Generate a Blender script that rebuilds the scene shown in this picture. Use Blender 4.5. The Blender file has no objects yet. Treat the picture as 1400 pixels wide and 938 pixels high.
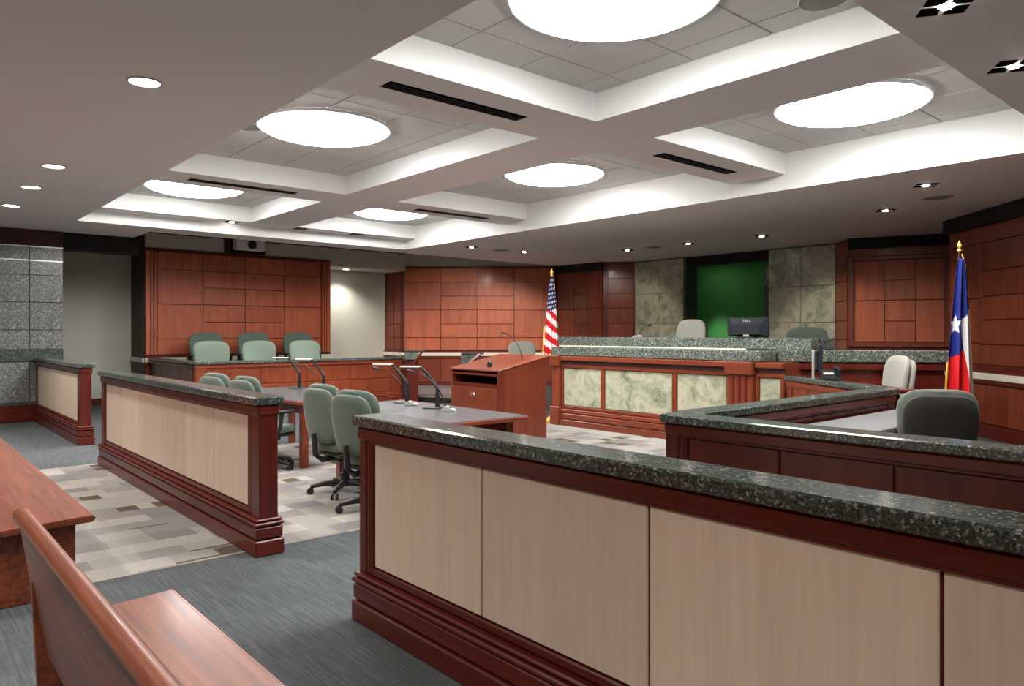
import bpy, bmesh, math, random
from mathutils import Vector, Matrix
random.seed(7)
PI = math.pi
S = bpy.context.scene
C = S.collection

# ------------------------------------------------------------------ camera, world, exposure
cam = bpy.data.objects.new('camera', bpy.data.cameras.new('camera'))
C.objects.link(cam)
cam.location = (0, 0, 1.5)
cam.rotation_euler = (PI / 2, 0, math.radians(-41.1))
cam.data.sensor_width = 36.0
cam.data.lens = 36.0 * 1000 / 1400
cam.data.shift_y = -14 / 1400
cam.data.clip_start = 0.05
S.camera = cam
w = bpy.data.worlds.new('world'); S.world = w
w.use_nodes = True
w.node_tree.nodes['Background'].inputs[0].default_value = (0.05, 0.05, 0.055, 1)
w.node_tree.nodes['Background'].inputs[1].default_value = 0.3
S.view_settings.view_transform = 'Standard'
S.view_settings.look = 'None'
S.view_settings.exposure = 1.36
S.view_settings.gamma = 1.0
S.view_settings.use_curve_mapping = False
DISC_W = 15.0        # radiance of the round coffer lamps
SPOT_W = 55.0       # adjustable ceiling spots
DOWN_W = 85.0        # round downlights over the gallery, seen ones and added fill

# ------------------------------------------------------------------ materials
class NT:
    def __init__(s, name):
        s.m = bpy.data.materials.new(name); s.m.use_nodes = True
        s.t = s.m.node_tree; s.b = s.t.nodes['Principled BSDF']
    def n(s, kind, **kw):
        nd = s.t.nodes.new('ShaderNode' + kind)
        for k, v in kw.items(): setattr(nd, k, v)
        return nd
    def l(s, a, b): s.t.links.new(a, b)
    def coords(s, scale, rand=True):
        tc = s.n('TexCoord'); mp = s.n('Mapping'); mp.inputs['Scale'].default_value = scale
        src = tc.outputs['Object']
        if rand:
            oi = s.n('ObjectInfo'); mul = s.n('VectorMath', operation='SCALE'); mul.inputs[0].default_value = (7.3, 11.1, 5.7)
            s.l(oi.outputs['Random'], mul.inputs['Scale'])
            ad = s.n('VectorMath', operation='ADD'); s.l(src, ad.inputs[0]); s.l(mul.outputs[0], ad.inputs[1]); src = ad.outputs[0]
        s.l(src, mp.inputs['Vector']); return mp.outputs[0]
    def noise(s, vec, scale, detail=4, rough=0.5, dist=0.0):
        nd = s.n('TexNoise'); nd.inputs['Scale'].default_value = scale; nd.inputs['Detail'].default_value = detail
        nd.inputs['Roughness'].default_value = rough; nd.inputs['Distortion'].default_value = dist
        if vec is not None: s.l(vec, nd.inputs['Vector'])
        return nd.outputs['Fac']
    def ramp(s, fac, stops, interp='LINEAR'):
        r = s.n('ValToRGB'); e = r.color_ramp.elements; r.color_ramp.interpolation = interp
        while len(e) < len(stops): e.new(0.5)
        for el, (p, c) in zip(e, stops): el.position = p; el.color = (*c, 1)
        s.l(fac, r.inputs[0]); return r.outputs[0]
    def math(s, op, a, b=None):
        nd = s.n('Math', operation=op)
        for i, v in enumerate((a, b)):
            if v is None: continue
            if isinstance(v, (int, float)): nd.inputs[i].default_value = v
            else: s.l(v, nd.inputs[i])
        return nd.outputs[0]
    def mix(s, fac, a, b, mode='MIX'):
        nd = s.n('Mix', data_type='RGBA', blend_type=mode)
        for i, v in ((0, fac), (6, a), (7, b)):
            if isinstance(v, (int, float)): nd.inputs[i].default_value = v
            elif isinstance(v, tuple): nd.inputs[i].default_value = (*v, 1)
            else: s.l(v, nd.inputs[i])
        return nd.outputs[2]
    def bump(s, h, strength=0.2, dist=0.01):
        b = s.n('Bump'); b.inputs['Strength'].default_value = strength; b.inputs['Distance'].default_value = dist
        s.l(h, b.inputs['Height']); s.l(b.outputs[0], s.b.inputs['Normal'])
    def set(s, col=None, rough=0.5, metal=0.0, spec=0.5, coat=0.0):
        if col is not None:
            if isinstance(col, tuple): s.b.inputs['Base Color'].default_value = (*col, 1)
            else: s.l(col, s.b.inputs['Base Color'])
        s.b.inputs['Roughness'].default_value = rough; s.b.inputs['Metallic'].default_value = metal
        s.b.inputs['Specular IOR Level'].default_value = spec
        if coat: s.b.inputs['Coat Weight'].default_value = coat; s.b.inputs['Coat Roughness'].default_value = 0.15
        return s.m

def wood(name, dark, light, axis, rough=0.32, coat=0.25, knots=False):
    t = NT(name)
    sc = {'x': (1.2, 22, 22), 'y': (22, 1.2, 22), 'z': (22, 22, 1.2)}[axis]
    v = t.coords(sc)
    f = t.noise(v, 1.6, 6, 0.6, 0.6)
    sc2 = tuple(a * 0.16 for a in sc)
    v2 = t.coords(sc2)
    g = t.noise(v2, 2.2, 3, 0.5, 2.2 if knots else 0.4)
    fac = t.math('ADD', t.math('MULTIPLY', f, 0.6), t.math('MULTIPLY', g, 0.45))
    col = t.ramp(fac, [(0.32, dark), (0.72, light)])
    oi = t.n('ObjectInfo')
    hs = t.n('HueSaturation'); t.l(col, hs.inputs['Color'])
    t.l(t.math('ADD', t.math('MULTIPLY', oi.outputs['Random'], 0.22), 0.89), hs.inputs['Value'])
    return t.set(hs.outputs[0], rough, 0, 0.35, coat)

CH_D, CH_L = (0.125, 0.023, 0.010), (0.26, 0.056, 0.024)
LIT_D, LIT_L = (0.31, 0.068, 0.030), (0.56, 0.148, 0.068)  # lighter copy of the cherry: stronger light on some walls put into its colour
MH_D, MH_L = (0.075, 0.009, 0.006), (0.150, 0.021, 0.012)
M = {}
for a in 'xyz':
    M['cherry_' + a] = wood('cherry wood ' + a, CH_D, CH_L, a)
    M['veneer_' + a] = wood('lit cherry wood ' + a, LIT_D, LIT_L, a, 0.45, 0.05)
    M['mahog_' + a] = wood('mahogany wood ' + a, MH_D, MH_L, a, 0.30, 0.08)
M['pew'] = wood('pew wood', (0.085, 0.017, 0.008), (0.33, 0.088, 0.037), 'x', 0.40, 0.15, True)
M['maple'] = wood('pale maple', (0.72, 0.555, 0.425), (0.85, 0.69, 0.545), 'z', 0.42, 0.1)
M['groove'] = NT('dark wood joint').set((0.035, 0.008, 0.005), 0.6)

def granite(name, base, fleck, dark, scale=1.0, rough=0.16):
    t = NT(name)
    v = t.coords((1, 1, 1), False)
    vo = t.n('TexVoronoi'); vo.inputs['Scale'].default_value = 150 * scale; t.l(v, vo.inputs['Vector'])
    bw = t.n('RGBToBW'); t.l(vo.outputs['Color'], bw.inputs[0])
    c = t.ramp(bw.outputs[0], [(0.0, dark), (0.42, base), (0.66, base), (0.86, fleck)])
    n = t.noise(v, 330 * scale, 2, 0.7)
    c2 = t.mix(t.ramp(n, [(0.45, (0, 0, 0)), (0.62, (1, 1, 1))]), c, dark)
    return t.set(c2, rough, 0, 0.5)
M['granite'] = granite('green black granite', (0.075, 0.098, 0.088), (0.36, 0.38, 0.34), (0.008, 0.012, 0.011), 0.8)
M['granite_wall'] = granite('grey granite', (0.22, 0.24, 0.235), (0.50, 0.48, 0.46), (0.055, 0.062, 0.062), 0.42, 0.24)
M['granite_bench'] = granite('bench granite', (0.17, 0.20, 0.175), (0.45, 0.46, 0.40), (0.022, 0.028, 0.026), 0.36, 0.16)

def marble():
    t = NT('green marble'); v = t.coords((1, 1, 1))
    a = t.noise(v, 2.3, 8, 0.62, 1.6)
    c = t.ramp(a, [(0.30, (0.13, 0.15, 0.10)), (0.46, (0.32, 0.34, 0.235)), (0.57, (0.47, 0.45, 0.33)), (0.70, (0.36, 0.27, 0.18))])
    b = t.noise(v, 5.0, 10, 0.7, 3.0)
    vein = t.ramp(b, [(0.47, (0, 0, 0)), (0.50, (1, 1, 1)), (0.53, (0, 0, 0))])
    c = t.mix(t.math('MULTIPLY', vein, 0.4), c, (0.62, 0.62, 0.52))
    return t.set(c, 0.2, 0, 0.5)
M['marble'] = marble()

def carpet_gray():
    t = NT('grey carpet'); v = t.coords((1, 1, 1), False)
    st = t.n('TexCoord'); mp = t.n('Mapping'); mp.inputs['Scale'].default_value = (90, 3.0, 1); t.l(st.outputs['Object'], mp.inputs[0])
    streak = t.noise(mp.outputs[0], 1.0, 3, 0.6)
    mp2 = t.n('Mapping'); mp2.inputs['Scale'].default_value = (5, 110, 1); t.l(st.outputs['Object'], mp2.inputs[0])
    streak2 = t.noise(mp2.outputs[0], 1.0, 2, 0.6)
    fine = t.noise(v, 320, 2, 0.6)
    fac = t.math('ADD', t.math('MULTIPLY', streak, 0.5), t.math('ADD', t.math('MULTIPLY', fine, 0.3), t.math('MULTIPLY', streak2, 0.2)))
    c = t.ramp(fac, [(0.34, (0.052, 0.058, 0.062)), (0.50, (0.082, 0.09, 0.096)), (0.66, (0.14, 0.15, 0.155))])
    # carpet squares laid in turn: slightly different pile direction
    ch = t.n('TexChecker'); ch.inputs['Scale'].default_value = 1 / 0.61; t.l(st.outputs['Object'], ch.inputs[0])
    c = t.mix(t.math('MULTIPLY', ch.outputs['Fac'], 0.16), c, (0.06, 0.066, 0.07))
    t.bump(fine, 0.25, 0.004)
    return t.set(c, 0.95, 0, 0.1)
M['carpet'] = carpet_gray()

def carpet_pattern():
    t = NT('patchwork carpet'); tc = t.n('TexCoord'); sp = t.n('SeparateXYZ'); t.l(tc.outputs['Object'], sp.inputs[0])
    RH, BW = 0.22, 0.29
    row = t.math('FLOOR', t.math('DIVIDE', sp.outputs[1], RH))
    wn = t.n('TexWhiteNoise', noise_dimensions='1D'); t.l(row, wn.inputs['W'])
    xs = t.math('ADD', t.math('DIVIDE', sp.outputs[0], BW), t.math('MULTIPLY', wn.outputs['Value'], 7.0))
    colm = t.math('FLOOR', xs)
    cb = t.n('CombineXYZ'); t.l(colm, cb.inputs[0]); t.l(row, cb.inputs[1])
    w2 = t.n('TexWhiteNoise', noise_dimensions='2D'); t.l(cb.outputs[0], w2.inputs['Vector'])
    c = t.ramp(w2.outputs['Value'], [(0.0, (0.37, 0.34, 0.315)), (0.22, (0.25, 0.23, 0.222)), (0.45, (0.33, 0.305, 0.28)), (0.66, (0.215, 0.20, 0.197)), (0.85, (0.29, 0.268, 0.245))], 'CONSTANT')
    # small brown blocks set into some rows
    fx = t.math('FRACT', xs); fy = t.math('FRACT', t.math('DIVIDE', sp.outputs[1], RH))
    w3 = t.n('TexWhiteNoise', noise_dimensions='3D'); cb3 = t.n('CombineXYZ'); t.l(colm, cb3.inputs[0]); t.l(row, cb3.inputs[1]); cb3.inputs[2].default_value = 3.7
    t.l(cb3.outputs[0], w3.inputs['Vector'])
    pick = t.math('LESS_THAN', w3.outputs['Value'], 0.10)
    inb = t.math('MULTIPLY', t.math('LESS_THAN', fx, 0.55), t.math('LESS_THAN', fy, 0.85))
    c = t.mix(t.math('MULTIPLY', pick, inb), c, (0.105, 0.08, 0.057))
    pick2 = t.math('MULTIPLY', t.math('GREATER_THAN', w3.outputs['Value'], 0.95), t.math('LESS_THAN', fy, 0.13))
    c = t.mix(pick2, c, (0.105, 0.08, 0.057))
    fine = t.noise(t.coords((1, 1, 1), False), 260, 2, 0.7)
    c = t.mix(0.75, c, t.ramp(fine, [(0.35, (0.55, 0.55, 0.55)), (0.65, (1.25, 1.25, 1.25))]), 'MULTIPLY')
    t.bump(fine, 0.25, 0.004)
    return t.set(c, 0.95, 0, 0.1)
M['patch'] = carpet_pattern()

def paint(name, col, rough=0.7):
    t = NT(name); f = t.noise(t.coords((1, 1, 1), False), 60, 3)
    c = t.mix(t.math('MULTIPLY', f, 0.06), col, tuple(a * 0.7 for a in col))
    return t.set(c, rough, 0, 0.25)
M['ceil'] = paint('ceiling paint', (0.76, 0.70, 0.685))
M['ceil_white'] = paint('coffer white paint', (0.74, 0.74, 0.735))
M['beige'] = paint('beige wall paint', (0.58, 0.57, 0.49))
M['green'] = paint('green wall paint', (0.085, 0.36, 0.09))
M['dark'] = paint('black paint', (0.012, 0.011, 0.011))
M['darkwood'] = paint('dark brown panel', (0.05, 0.02, 0.017), 0.5)
def tile_mat():
    t = NT('acoustic tile'); v = t.coords((1, 1, 1)); n = t.noise(v, 240, 2, 0.7)
    c = t.ramp(n, [(0.33, (0.43, 0.415, 0.40)), (0.48, (0.60, 0.585, 0.57))]); t.bump(n, 0.3, 0.003)
    return t.set(c, 0.9, 0, 0.1)
M['tile'] = tile_mat()
def plain(name, col, rough=0.5, metal=0.0, spec=0.5): return NT(name).set(col, rough, metal, spec)
M['black'] = plain('black plastic', (0.012, 0.012, 0.013), 0.42)
M['slot'] = plain('black slot', (0.004, 0.004, 0.004), 0.9, 0, 0.0)
M['chrome'] = plain('silver metal', (0.62, 0.62, 0.60), 0.3, 1.0)
M['silver'] = plain('silver plastic', (0.55, 0.55, 0.53), 0.35, 0.3)
M['gold'] = plain('gold fringe', (0.75, 0.48, 0.10), 0.5, 0.2)
M['stone'] = plain('cream stone rail', (0.78, 0.72, 0.60), 0.25)
M['white'] = plain('white plastic', (0.80, 0.80, 0.78), 0.4)
M['laminate'] = plain('grey laminate', (0.21, 0.212, 0.22), 0.3)
M['laminate_d'] = plain('slate laminate', (0.105, 0.11, 0.118), 0.25)
M['speaker'] = plain('grey speaker mesh', (0.22, 0.21, 0.20), 0.8)
M['navy'] = plain('dark blue grey plastic', (0.012, 0.016, 0.023), 0.35)
def cloth(name, col):
    t = NT(name); n = t.noise(t.coords((1, 1, 1), False), 420, 2, 0.7)
    c = t.mix(t.math('MULTIPLY', n, 0.5), col, tuple(a * 0.55 for a in col)); t.bump(n, 0.25, 0.002)
    m = t.set(c, 0.9, 0, 0.15); t.b.inputs['Sheen Weight'].default_value = 0.25; return m
M['sage'] = cloth('sage green fabric', (0.125, 0.163, 0.138))
M['greysage'] = cloth('grey sage fabric', (0.15, 0.165, 0.145))
M['putty'] = cloth('putty grey fabric', (0.40, 0.395, 0.34))
M['charcoal'] = cloth('charcoal fabric', (0.03, 0.028, 0.025))
M['slate'] = cloth('dark sage fabric', (0.09, 0.115, 0.095))
def emit(name, col, s):
    t = NT(name); t.set((0.9, 0.9, 0.9), 0.5)
    t.b.inputs['Emission Color'].default_value = (*col, 1); t.b.inputs['Emission Strength'].default_value = s; return t.m
M['lamp'] = emit('luminous acrylic', (1.0, 0.985, 0.95), DISC_W)
M['lamp_small'] = emit('lit downlight', (1.0, 0.96, 0.88), 9.0)
M['lamp_spot'] = emit('lit spot bulb', (1.0, 0.93, 0.82), 30.0)
def attr_mat():
    t = NT('flag cloth'); a = t.n('VertexColor', layer_name='col'); 
    t.set(a.outputs[0], 0.6, 0, 0.25); return t.m
M['flag'] = attr_mat()

# ------------------------------------------------------------------ geometry helpers
def link(name, me, mat, parent=None, loc=(0, 0, 0), rz=0.0):
    o = bpy.data.objects.new(name, me); C.objects.link(o)
    if mat and not me.materials: me.materials.append(M[mat])
    o.location = loc; o.rotation_euler = (0, 0, rz); o.parent = parent
    return o
def bm_obj(name, bm, mat, parent=None, loc=(0, 0, 0), rz=0.0, smooth=False):
    me = bpy.data.meshes.new(name); bmesh.ops.recalc_face_normals(bm, faces=bm.faces); bm.to_mesh(me); bm.free()
    if smooth:
        for p in me.polygons: p.use_smooth = True
        me.set_sharp_from_angle(angle=math.radians(40))
    return link(name, me, mat, parent, loc, rz)
def add_box(bm, x0, x1, y0, y1, z0, z1, c=0.0):
    g = bmesh.ops.create_cube(bm, size=1.0)
    vs = g['verts']
    for v in vs:
        v.co = Vector((x0 + (v.co.x + .5) * (x1 - x0), y0 + (v.co.y + .5) * (y1 - y0), z0 + (v.co.z + .5) * (z1 - z0)))
    if c > 0:
        es = list({e for v in vs for e in v.link_edges})
        bmesh.ops.bevel(bm, geom=es, offset=c, segments=1, affect='EDGES', clamp_overlap=True)
_cache = {}
def box(name, mat, parent, x0, x1, y0, y1, z0, z1, c=0.0):
    """a chamfered block; alike blocks share one mesh"""
    k = (mat, round(x1 - x0, 4), round(y1 - y0, 4), round(z1 - z0, 4), c)
    if k not in _cache:
        bm = bmesh.new(); a, b, d = k[1] / 2, k[2] / 2, k[3] / 2
        add_box(bm, -a, a, -b, b, -d, d, c)
        me = bpy.data.meshes.new(name); bmesh.ops.recalc_face_normals(bm, faces=bm.faces); bm.to_mesh(me); bm.free(); me.materials.append(M[mat]); _cache[k] = me
    o = bpy.data.objects.new(name, _cache[k]); C.objects.link(o)
    o.location = ((x0 + x1) / 2, (y0 + y1) / 2, (z0 + z1) / 2); o.parent = parent
    return o
def empty(name, loc=(0, 0, 0), rz=0.0):
    o = bpy.data.objects.new(name, None); C.objects.link(o); o.location = loc; o.rotation_euler = (0, 0, rz); o.empty_display_size = 0.1
    return o
def tag(o, label, cat, group=None):
    o['label'] = label; o['category'] = cat
    if group: o['group'] = group
    return o
def struct(o): o['kind'] = 'structure'; return o
def thing(name, label, cat, loc=(0, 0, 0), rz=0.0, group=None): return tag(empty(name, loc, rz), label, cat, group)
def copy_tree(o, parent=None):
    c = o.copy(); C.objects.link(c); c.parent = parent
    for ch in list(o.children): copy_tree(ch, c)
    return c
def add_tube(bm, pts, rad, seg=8, cap=True):
    pts = [Vector(p) for p in pts]; n = len(pts)
    rs = rad if isinstance(rad, (list, tuple)) else [rad] * n
    rings = []
    for i, p in enumerate(pts):
        d = (pts[min(i + 1, n - 1)] - pts[max(i - 1, 0)]).normalized()
        a = Vector((0, 0, 1)) if abs(d.z) < 0.9 else Vector((1, 0, 0))
        x = d.cross(a).normalized(); y = d.cross(x).normalized()
        rings.append([bm.verts.new(p + (x * math.cos(2 * PI * k / seg) + y * math.sin(2 * PI * k / seg)) * rs[i]) for k in range(seg)])
    for a, b in zip(rings, rings[1:]):
        for k in range(seg): bm.faces.new((a[k], a[(k + 1) % seg], b[(k + 1) % seg], b[k]))
    if cap: bm.faces.new(rings[0][::-1]); bm.faces.new(rings[-1])
def tube(name, mat, parent, pts, rad, seg=8):
    bm = bmesh.new(); add_tube(bm, pts, rad, seg); return bm_obj(name, bm, mat, parent, smooth=True)
def add_lathe(bm, prof, seg=24, org=(0, 0, 0)):
    ox, oy, oz = org; rings = []
    for r, z in prof:
        rings.append([bm.verts.new((ox + r * math.cos(2 * PI * k / seg), oy + r * math.sin(2 * PI * k / seg), oz + z)) for k in range(seg)])
    for a, b in zip(rings, rings[1:]):
        for k in range(seg): bm.faces.new((a[k], a[(k + 1) % seg], b[(k + 1) % seg], b[k]))
    bm.faces.new(rings[0][::-1]); bm.faces.new(rings[-1])
def lathe(name, mat, parent, prof, seg=24, loc=(0, 0, 0)):
    bm = bmesh.new(); add_lathe(bm, prof, seg); return bm_obj(name, bm, mat, parent, loc, smooth=True)
def prism(name, mat, parent, poly, z0, z1, loc=(0, 0, 0), bev=0.0):
    bm = bmesh.new()
    lo = [bm.verts.new((x, y, z0)) for x, y in poly]; hi = [bm.verts.new((x, y, z1)) for x, y in poly]
    bm.faces.new(lo[::-1]); bm.faces.new(hi)
    n = len(poly)
    for i in range(n): bm.faces.new((lo[i], lo[(i + 1) % n], hi[(i + 1) % n], hi[i]))
    if bev: bmesh.ops.bevel(bm, geom=bm.edges[:], offset=bev, segments=1, affect='EDGES')
    return bm_obj(name, bm, mat, parent, loc)
def side_prism(name, mat, parent, prof, x0, x1, smooth=False, bev=0.0):
    """profile in (y,z) swept along x"""
    bm = bmesh.new()
    a = [bm.verts.new((x0, y, z)) for y, z in prof]; b = [bm.verts.new((x1, y, z)) for y, z in prof]
    bm.faces.new(a); bm.faces.new(b[::-1]); n = len(prof)
    for i in range(n): bm.faces.new((a[i], b[i], b[(i + 1) % n], a[(i + 1) % n]))
    if bev: bmesh.ops.bevel(bm, geom=bm.edges[:], offset=bev, segments=2, affect='EDGES')
    return bm_obj(name, bm, mat, parent, smooth=smooth)
def frame_of(a, b):
    """local x runs a->b (left to right seen from inside), local -y faces the room"""
    u = Vector((b[0] - a[0], b[1] - a[1])); return (a[0], a[1], 0), math.atan2(u.y, u.x), u.length

# ------------------------------------------------------------------ floor
SZ = 3.25            # underside of the ceiling
G0, G1 = 4.95, 9.43  # band of patchwork carpet
struct(box('floor', 'carpet', None, -5.2, 18, -4.2, 18, -0.2, 0.0))
struct(box('floor', 'patch', None, -5.2, 8.6, G0, G1, -0.1, 0.004)).name = 'floor_aisle'

# ------------------------------------------------------------------ ceiling
RX0, RX1, RY0, RY1 = 2.38, 8.42, 1.72, 13.07
bm = bmesh.new()
for (x0, x1, y0, y1) in ((-5.2, RX0, -4.2, 14.72), (RX0, 18, -4.2, RY0), (RX1, 18, RY0, 13.68), (RX0, RX1, RY1, 13.68), (RX0, 3.6, 13.68, 14.72)):
    add_box(bm, x0, x1, y0, y1, SZ, 3.76)
ceiling = struct(bm_obj('ceiling', bm, 'ceil'))
struct(box('ceiling', 'dark', None, -5.2, 18, -4.2, 18, 3.79, 3.9)).name = 'ceiling_upper'
n = 1
def trim(x0, x1, y0, y1, z0, z1, mat='ceil'):
    global n
    o = struct(box('trim', mat, None, x0, x1, y0, y1, z0, z1)); o.name = 'trim_%d' % n; n += 1; return o
e = 0.0
CY = [(RY0, 4.56), (5.32, 9.28), (10.0, 12.69)]
CX = [(RX0, 5.0), (5.84, RX1)]
trim(5.0, 5.84, RY0, RY1, 3.44, 3.76)
for (y0, y1) in ((4.56, 5.32), (9.28, 10.0), (12.69, 13.07)):
    trim(RX0, 5.0, y0, y1, 3.44, 3.76); trim(5.84, RX1, y0, y1, 3.44, 3.76)
# white lining of the recess and coffers (the bright upstands)
L = 0.006
bm = bmesh.new()
add_box(bm, RX1 - L, RX1, RY0, RY1, SZ, 3.44); add_box(bm, RX0, RX0 + L, RY0, RY1, SZ, 3.44)
add_box(bm, RX0 + L, RX1 - L, RY1 - L, RY1, SZ, 3.44); add_box(bm, RX0 + L, RX1 - L, RY0, RY0 + L, SZ, 3.44)
for x0, x1 in CX:
    for y0, y1 in CY:
        for q in ((x0 + L, x1 - L, y0, y0 + L), (x0 + L, x1 - L, y1 - L, y1), (x0, x0 + L, y0, y1), (x1 - L, x1, y0, y1)):
            add_box(bm, q[0], q[1], q[2], q[3], 3.44, 3.71)
o = struct(bm_obj('trim_lining', bm, 'ceil_white')); o.name = 'trim_%d' % n; n += 1
# acoustic tiles in every coffer, each a tile of its own on a recessed backing
for x0, x1 in CX:
    for y0, y1 in CY:
        back = struct(box('ceiling', 'dark', None, x0, x1, y0, y1, 3.722, 3.76)); back.name = 'ceiling_coffer'
        cx, cy = (x0 + x1) / 2, (y0 + y1) / 2
        P = 0.69
        xs = [x0] + [cx + P * k for k in (-1.5, -.5, .5, 1.5)] + [x1]
        k0 = int((y1 - y0) / P / 2)
        ys = [y0] + [cy + P * (k + .5) for k in range(-k0 - 1, k0 + 1) if y0 + .05 < cy + P * (k + .5) < y1 - .05] + [y1]
        for a, b in zip(xs, xs[1:]):
            for c_, d in zip(ys, ys[1:]):
                t = box('ceiling_tile', 'tile', None, a + .006, b - .006, c_ + .006, d - .006, 3.70, 3.72, 0.004)
                t.parent = back; t.location -= back.location

# ------------------------------------------------------------------ lamps in the coffers
nm = {(0, 0): 'nearest the camera, left row', (0, 1): 'left row, middle coffer', (0, 2): 'left row, farthest coffer',
      (1, 0): 'right row, nearest coffer', (1, 1): 'right row, middle coffer', (1, 2): 'right row, farthest coffer'}
for i, x in enumerate((3.63, 7.05)):
    for j, y in enumerate((3.15, 7.2, 11.4)):
        t = thing('round_ceiling_lamp', 'large round luminous ceiling lamp, ' + nm[(i, j)], 'ceiling lamp', (x, y, 3.70), 0, 'round coffer lamps')
        r = 0.66
        lathe('diffuser', 'lamp', t, [(0.001, -0.105), (r * .5, -0.10), (r * .8, -0.085), (r * .96, -0.055), (r, -0.03), (r, -0.001)], 64)
        bm = bmesh.new(); add_tube(bm, [((r + .02) * math.cos(a * PI / 32), (r + .02) * math.sin(a * PI / 32), -0.018) for a in range(65)], 0.018, 6, False)
        bm_obj('rim', bm, 'ceil_white', t, smooth=True)
# linear air slots in the beams
for i, x in enumerate((3.0, 6.42)):
    for j, y in enumerate((4.86, 9.57)):
        t = thing('air_vent', 'black linear air slot in the %s ceiling beam, %s side' % (('nearer', 'farther')[j], ('left', 'right')[i]), 'vent', (x, y, 3.44), 0, 'linear air slots')
        box('slot', 'slot', t, 0, 1.42, 0, 0.16, -0.004, -0.001)
        for q in (0.04, 0.08, 0.12): box('blade', 'black', t, 0.0, 1.42, q - .003, q + .003, -0.009, -0.004)

# ------------------------------------------------------------------ downlights, spots, speakers
def light(kind, loc, energy, col, parent, **kw):
    d = bpy.data.lights.new('lamp_light', kind); d.energy = energy; d.color = col
    for k, v in kw.items(): setattr(d, k, v)
    o = bpy.data.objects.new('bulb', d); C.objects.link(o); o.location = loc; o.parent = parent
    return o
def downlight(x, y, z, label, r=0.105, energy=DOWN_W, ang=130):
    t = thing('recessed_downlight', label, 'downlight', (x, y, z), 0, 'round recessed downlights')
    bm = bmesh.new(); add_tube(bm, [(r * math.cos(a * PI / 16), r * math.sin(a * PI / 16), -0.004) for a in range(33)], 0.008, 6, False)
    bm_obj('trim_ring', bm, 'silver', t, smooth=True)
    lathe('lens', 'lamp_small', t, [(0.001, -0.006), (r * .9, -0.006), (r * .95, -0.001)], 32)
    light('SPOT', (0, 0, -0.03), energy, (1, .95, .88), t, spot_size=math.radians(ang), spot_blend=0.7, shadow_soft_size=0.09)
    return t
for (y, s) in ((5.52, 'nearest, above the pew'), (8.94, 'second, above the far pew'), (10.4, 'third, before the granite wall'), (12.1, 'farthest, by the granite wall')):
    downlight(1.42, y, SZ, 'round recessed downlight in the low ceiling, ' + s)
for x in (-0.6, -3.0):
    for y in (-2.2, 0.9, 4.0, 8.0, 12.0):
        downlight(x, y, SZ, 'added unseen fill downlight in the low gallery ceiling left of the picture')  # unseen downlights added to lift the light in the room
QM = None
def quad(x, y, z, label, aim=None, energy=SPOT_W, size=75, lit=True, rz=0.6):
    t = thing('quad_spotlight', label, 'spotlight', (x, y, z), rz, 'square recessed spotlights')
    h = 0.052
    for sx in (-1, 1):
        for sy in (-1, 1):
            box('aperture', 'slot', t, sx * .066 - h, sx * .066 + h, sy * .066 - h, sy * .066 + h, -0.003, -0.0005)
    lathe('bulb_lens', 'lamp_spot' if lit else 'speaker', t, [(0.001, -0.018), (0.03, -0.014), (0.042, -0.004)], 16)
    if energy:
        L_ = light('SPOT', (0, 0, -0.04), energy, (1, .92, .80), t, spot_size=math.radians(size), spot_blend=0.6, shadow_soft_size=0.05)
        if aim:
            d = Vector((aim[0] - x, aim[1] - y, aim[2] - z)); d.rotate(Matrix.Rotation(-rz, 3, 'Z'))
            L_.rotation_mode = 'QUATERNION'; L_.rotation_quaternion = d.to_track_quat('-Z', 'Y')
    return t
qs = [(9.2, 11.8, (10.8, 14.4, 1.2), 'left of the two over the diagonal panelling'), (10.6, 11.75, (11.8, 13.8, 1.2), 'above the witness chair'),
      (12.0, 10.05, (13.6, 11.6, 1.4), 'leftmost above the judge bench'), (12.05, 8.55, (11.8, 8.4, 0), 'middle one above the judge bench'), (12.1, 7.0, (13.6, 6.6, 1.3), 'rightmost above the judge bench'),
      (10.9, 4.37, (12.6, 4.9, 1.4), 'by the round speaker, farther one'), (9.4, 3.31, (9.9, 3.0, 0.5), 'by the round speaker, nearer one'),
      (4.32, 1.42, (4.4, 2.2, 0), 'at the top edge of the picture'), (5.63, 1.45, (6.2, 2.0, 0), 'at the right edge of the picture')]
for x, y, a, s in qs: quad(x, y, SZ, 'four-hole recessed spotlight, ' + s, a, SPOT_W * (2.4 if y > 11 else .8))
for x, s in ((4.72, 'left'), (6.0, 'middle'), (7.15, 'right')):
    quad(x, 12.88, 3.44, 'small recessed spotlight before the jury box, %s one' % s, (x + .2, 14.15, .5), 170, 46, x < 5, 0)
def speaker(x, y, z, r, label):
    t = thing('ceiling_speaker', label, 'speaker', (x, y, z), 0, 'round ceiling speakers')
    lathe('grille', 'speaker', t, [(0.001, -0.008), (r * .9, -0.008), (r, -0.001)], 32)
    bm = bmesh.new(); add_tube(bm, [(r * math.cos(a * PI / 16), r * math.sin(a * PI / 16), -0.005) for a in range(33)], 0.007, 6, False)
    bm_obj('ring', bm, 'tile', t, smooth=True)
speaker(10.35, 3.5, SZ, .18, 'round grey ceiling speaker beside two spotlights, right')
speaker(12.0, 9.35, SZ, .18, 'round grey ceiling speaker above the judge bench')
speaker(10.0, 11.8, SZ, .18, 'round grey ceiling speaker above the diagonal panelling')
speaker(3.0, 7.75, 3.70, .15, 'round speaker set in a tile of the left middle coffer')
speaker(4.72, 2.28, 3.70, .16, 'round speaker set in a tile of the nearest coffer')

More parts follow.
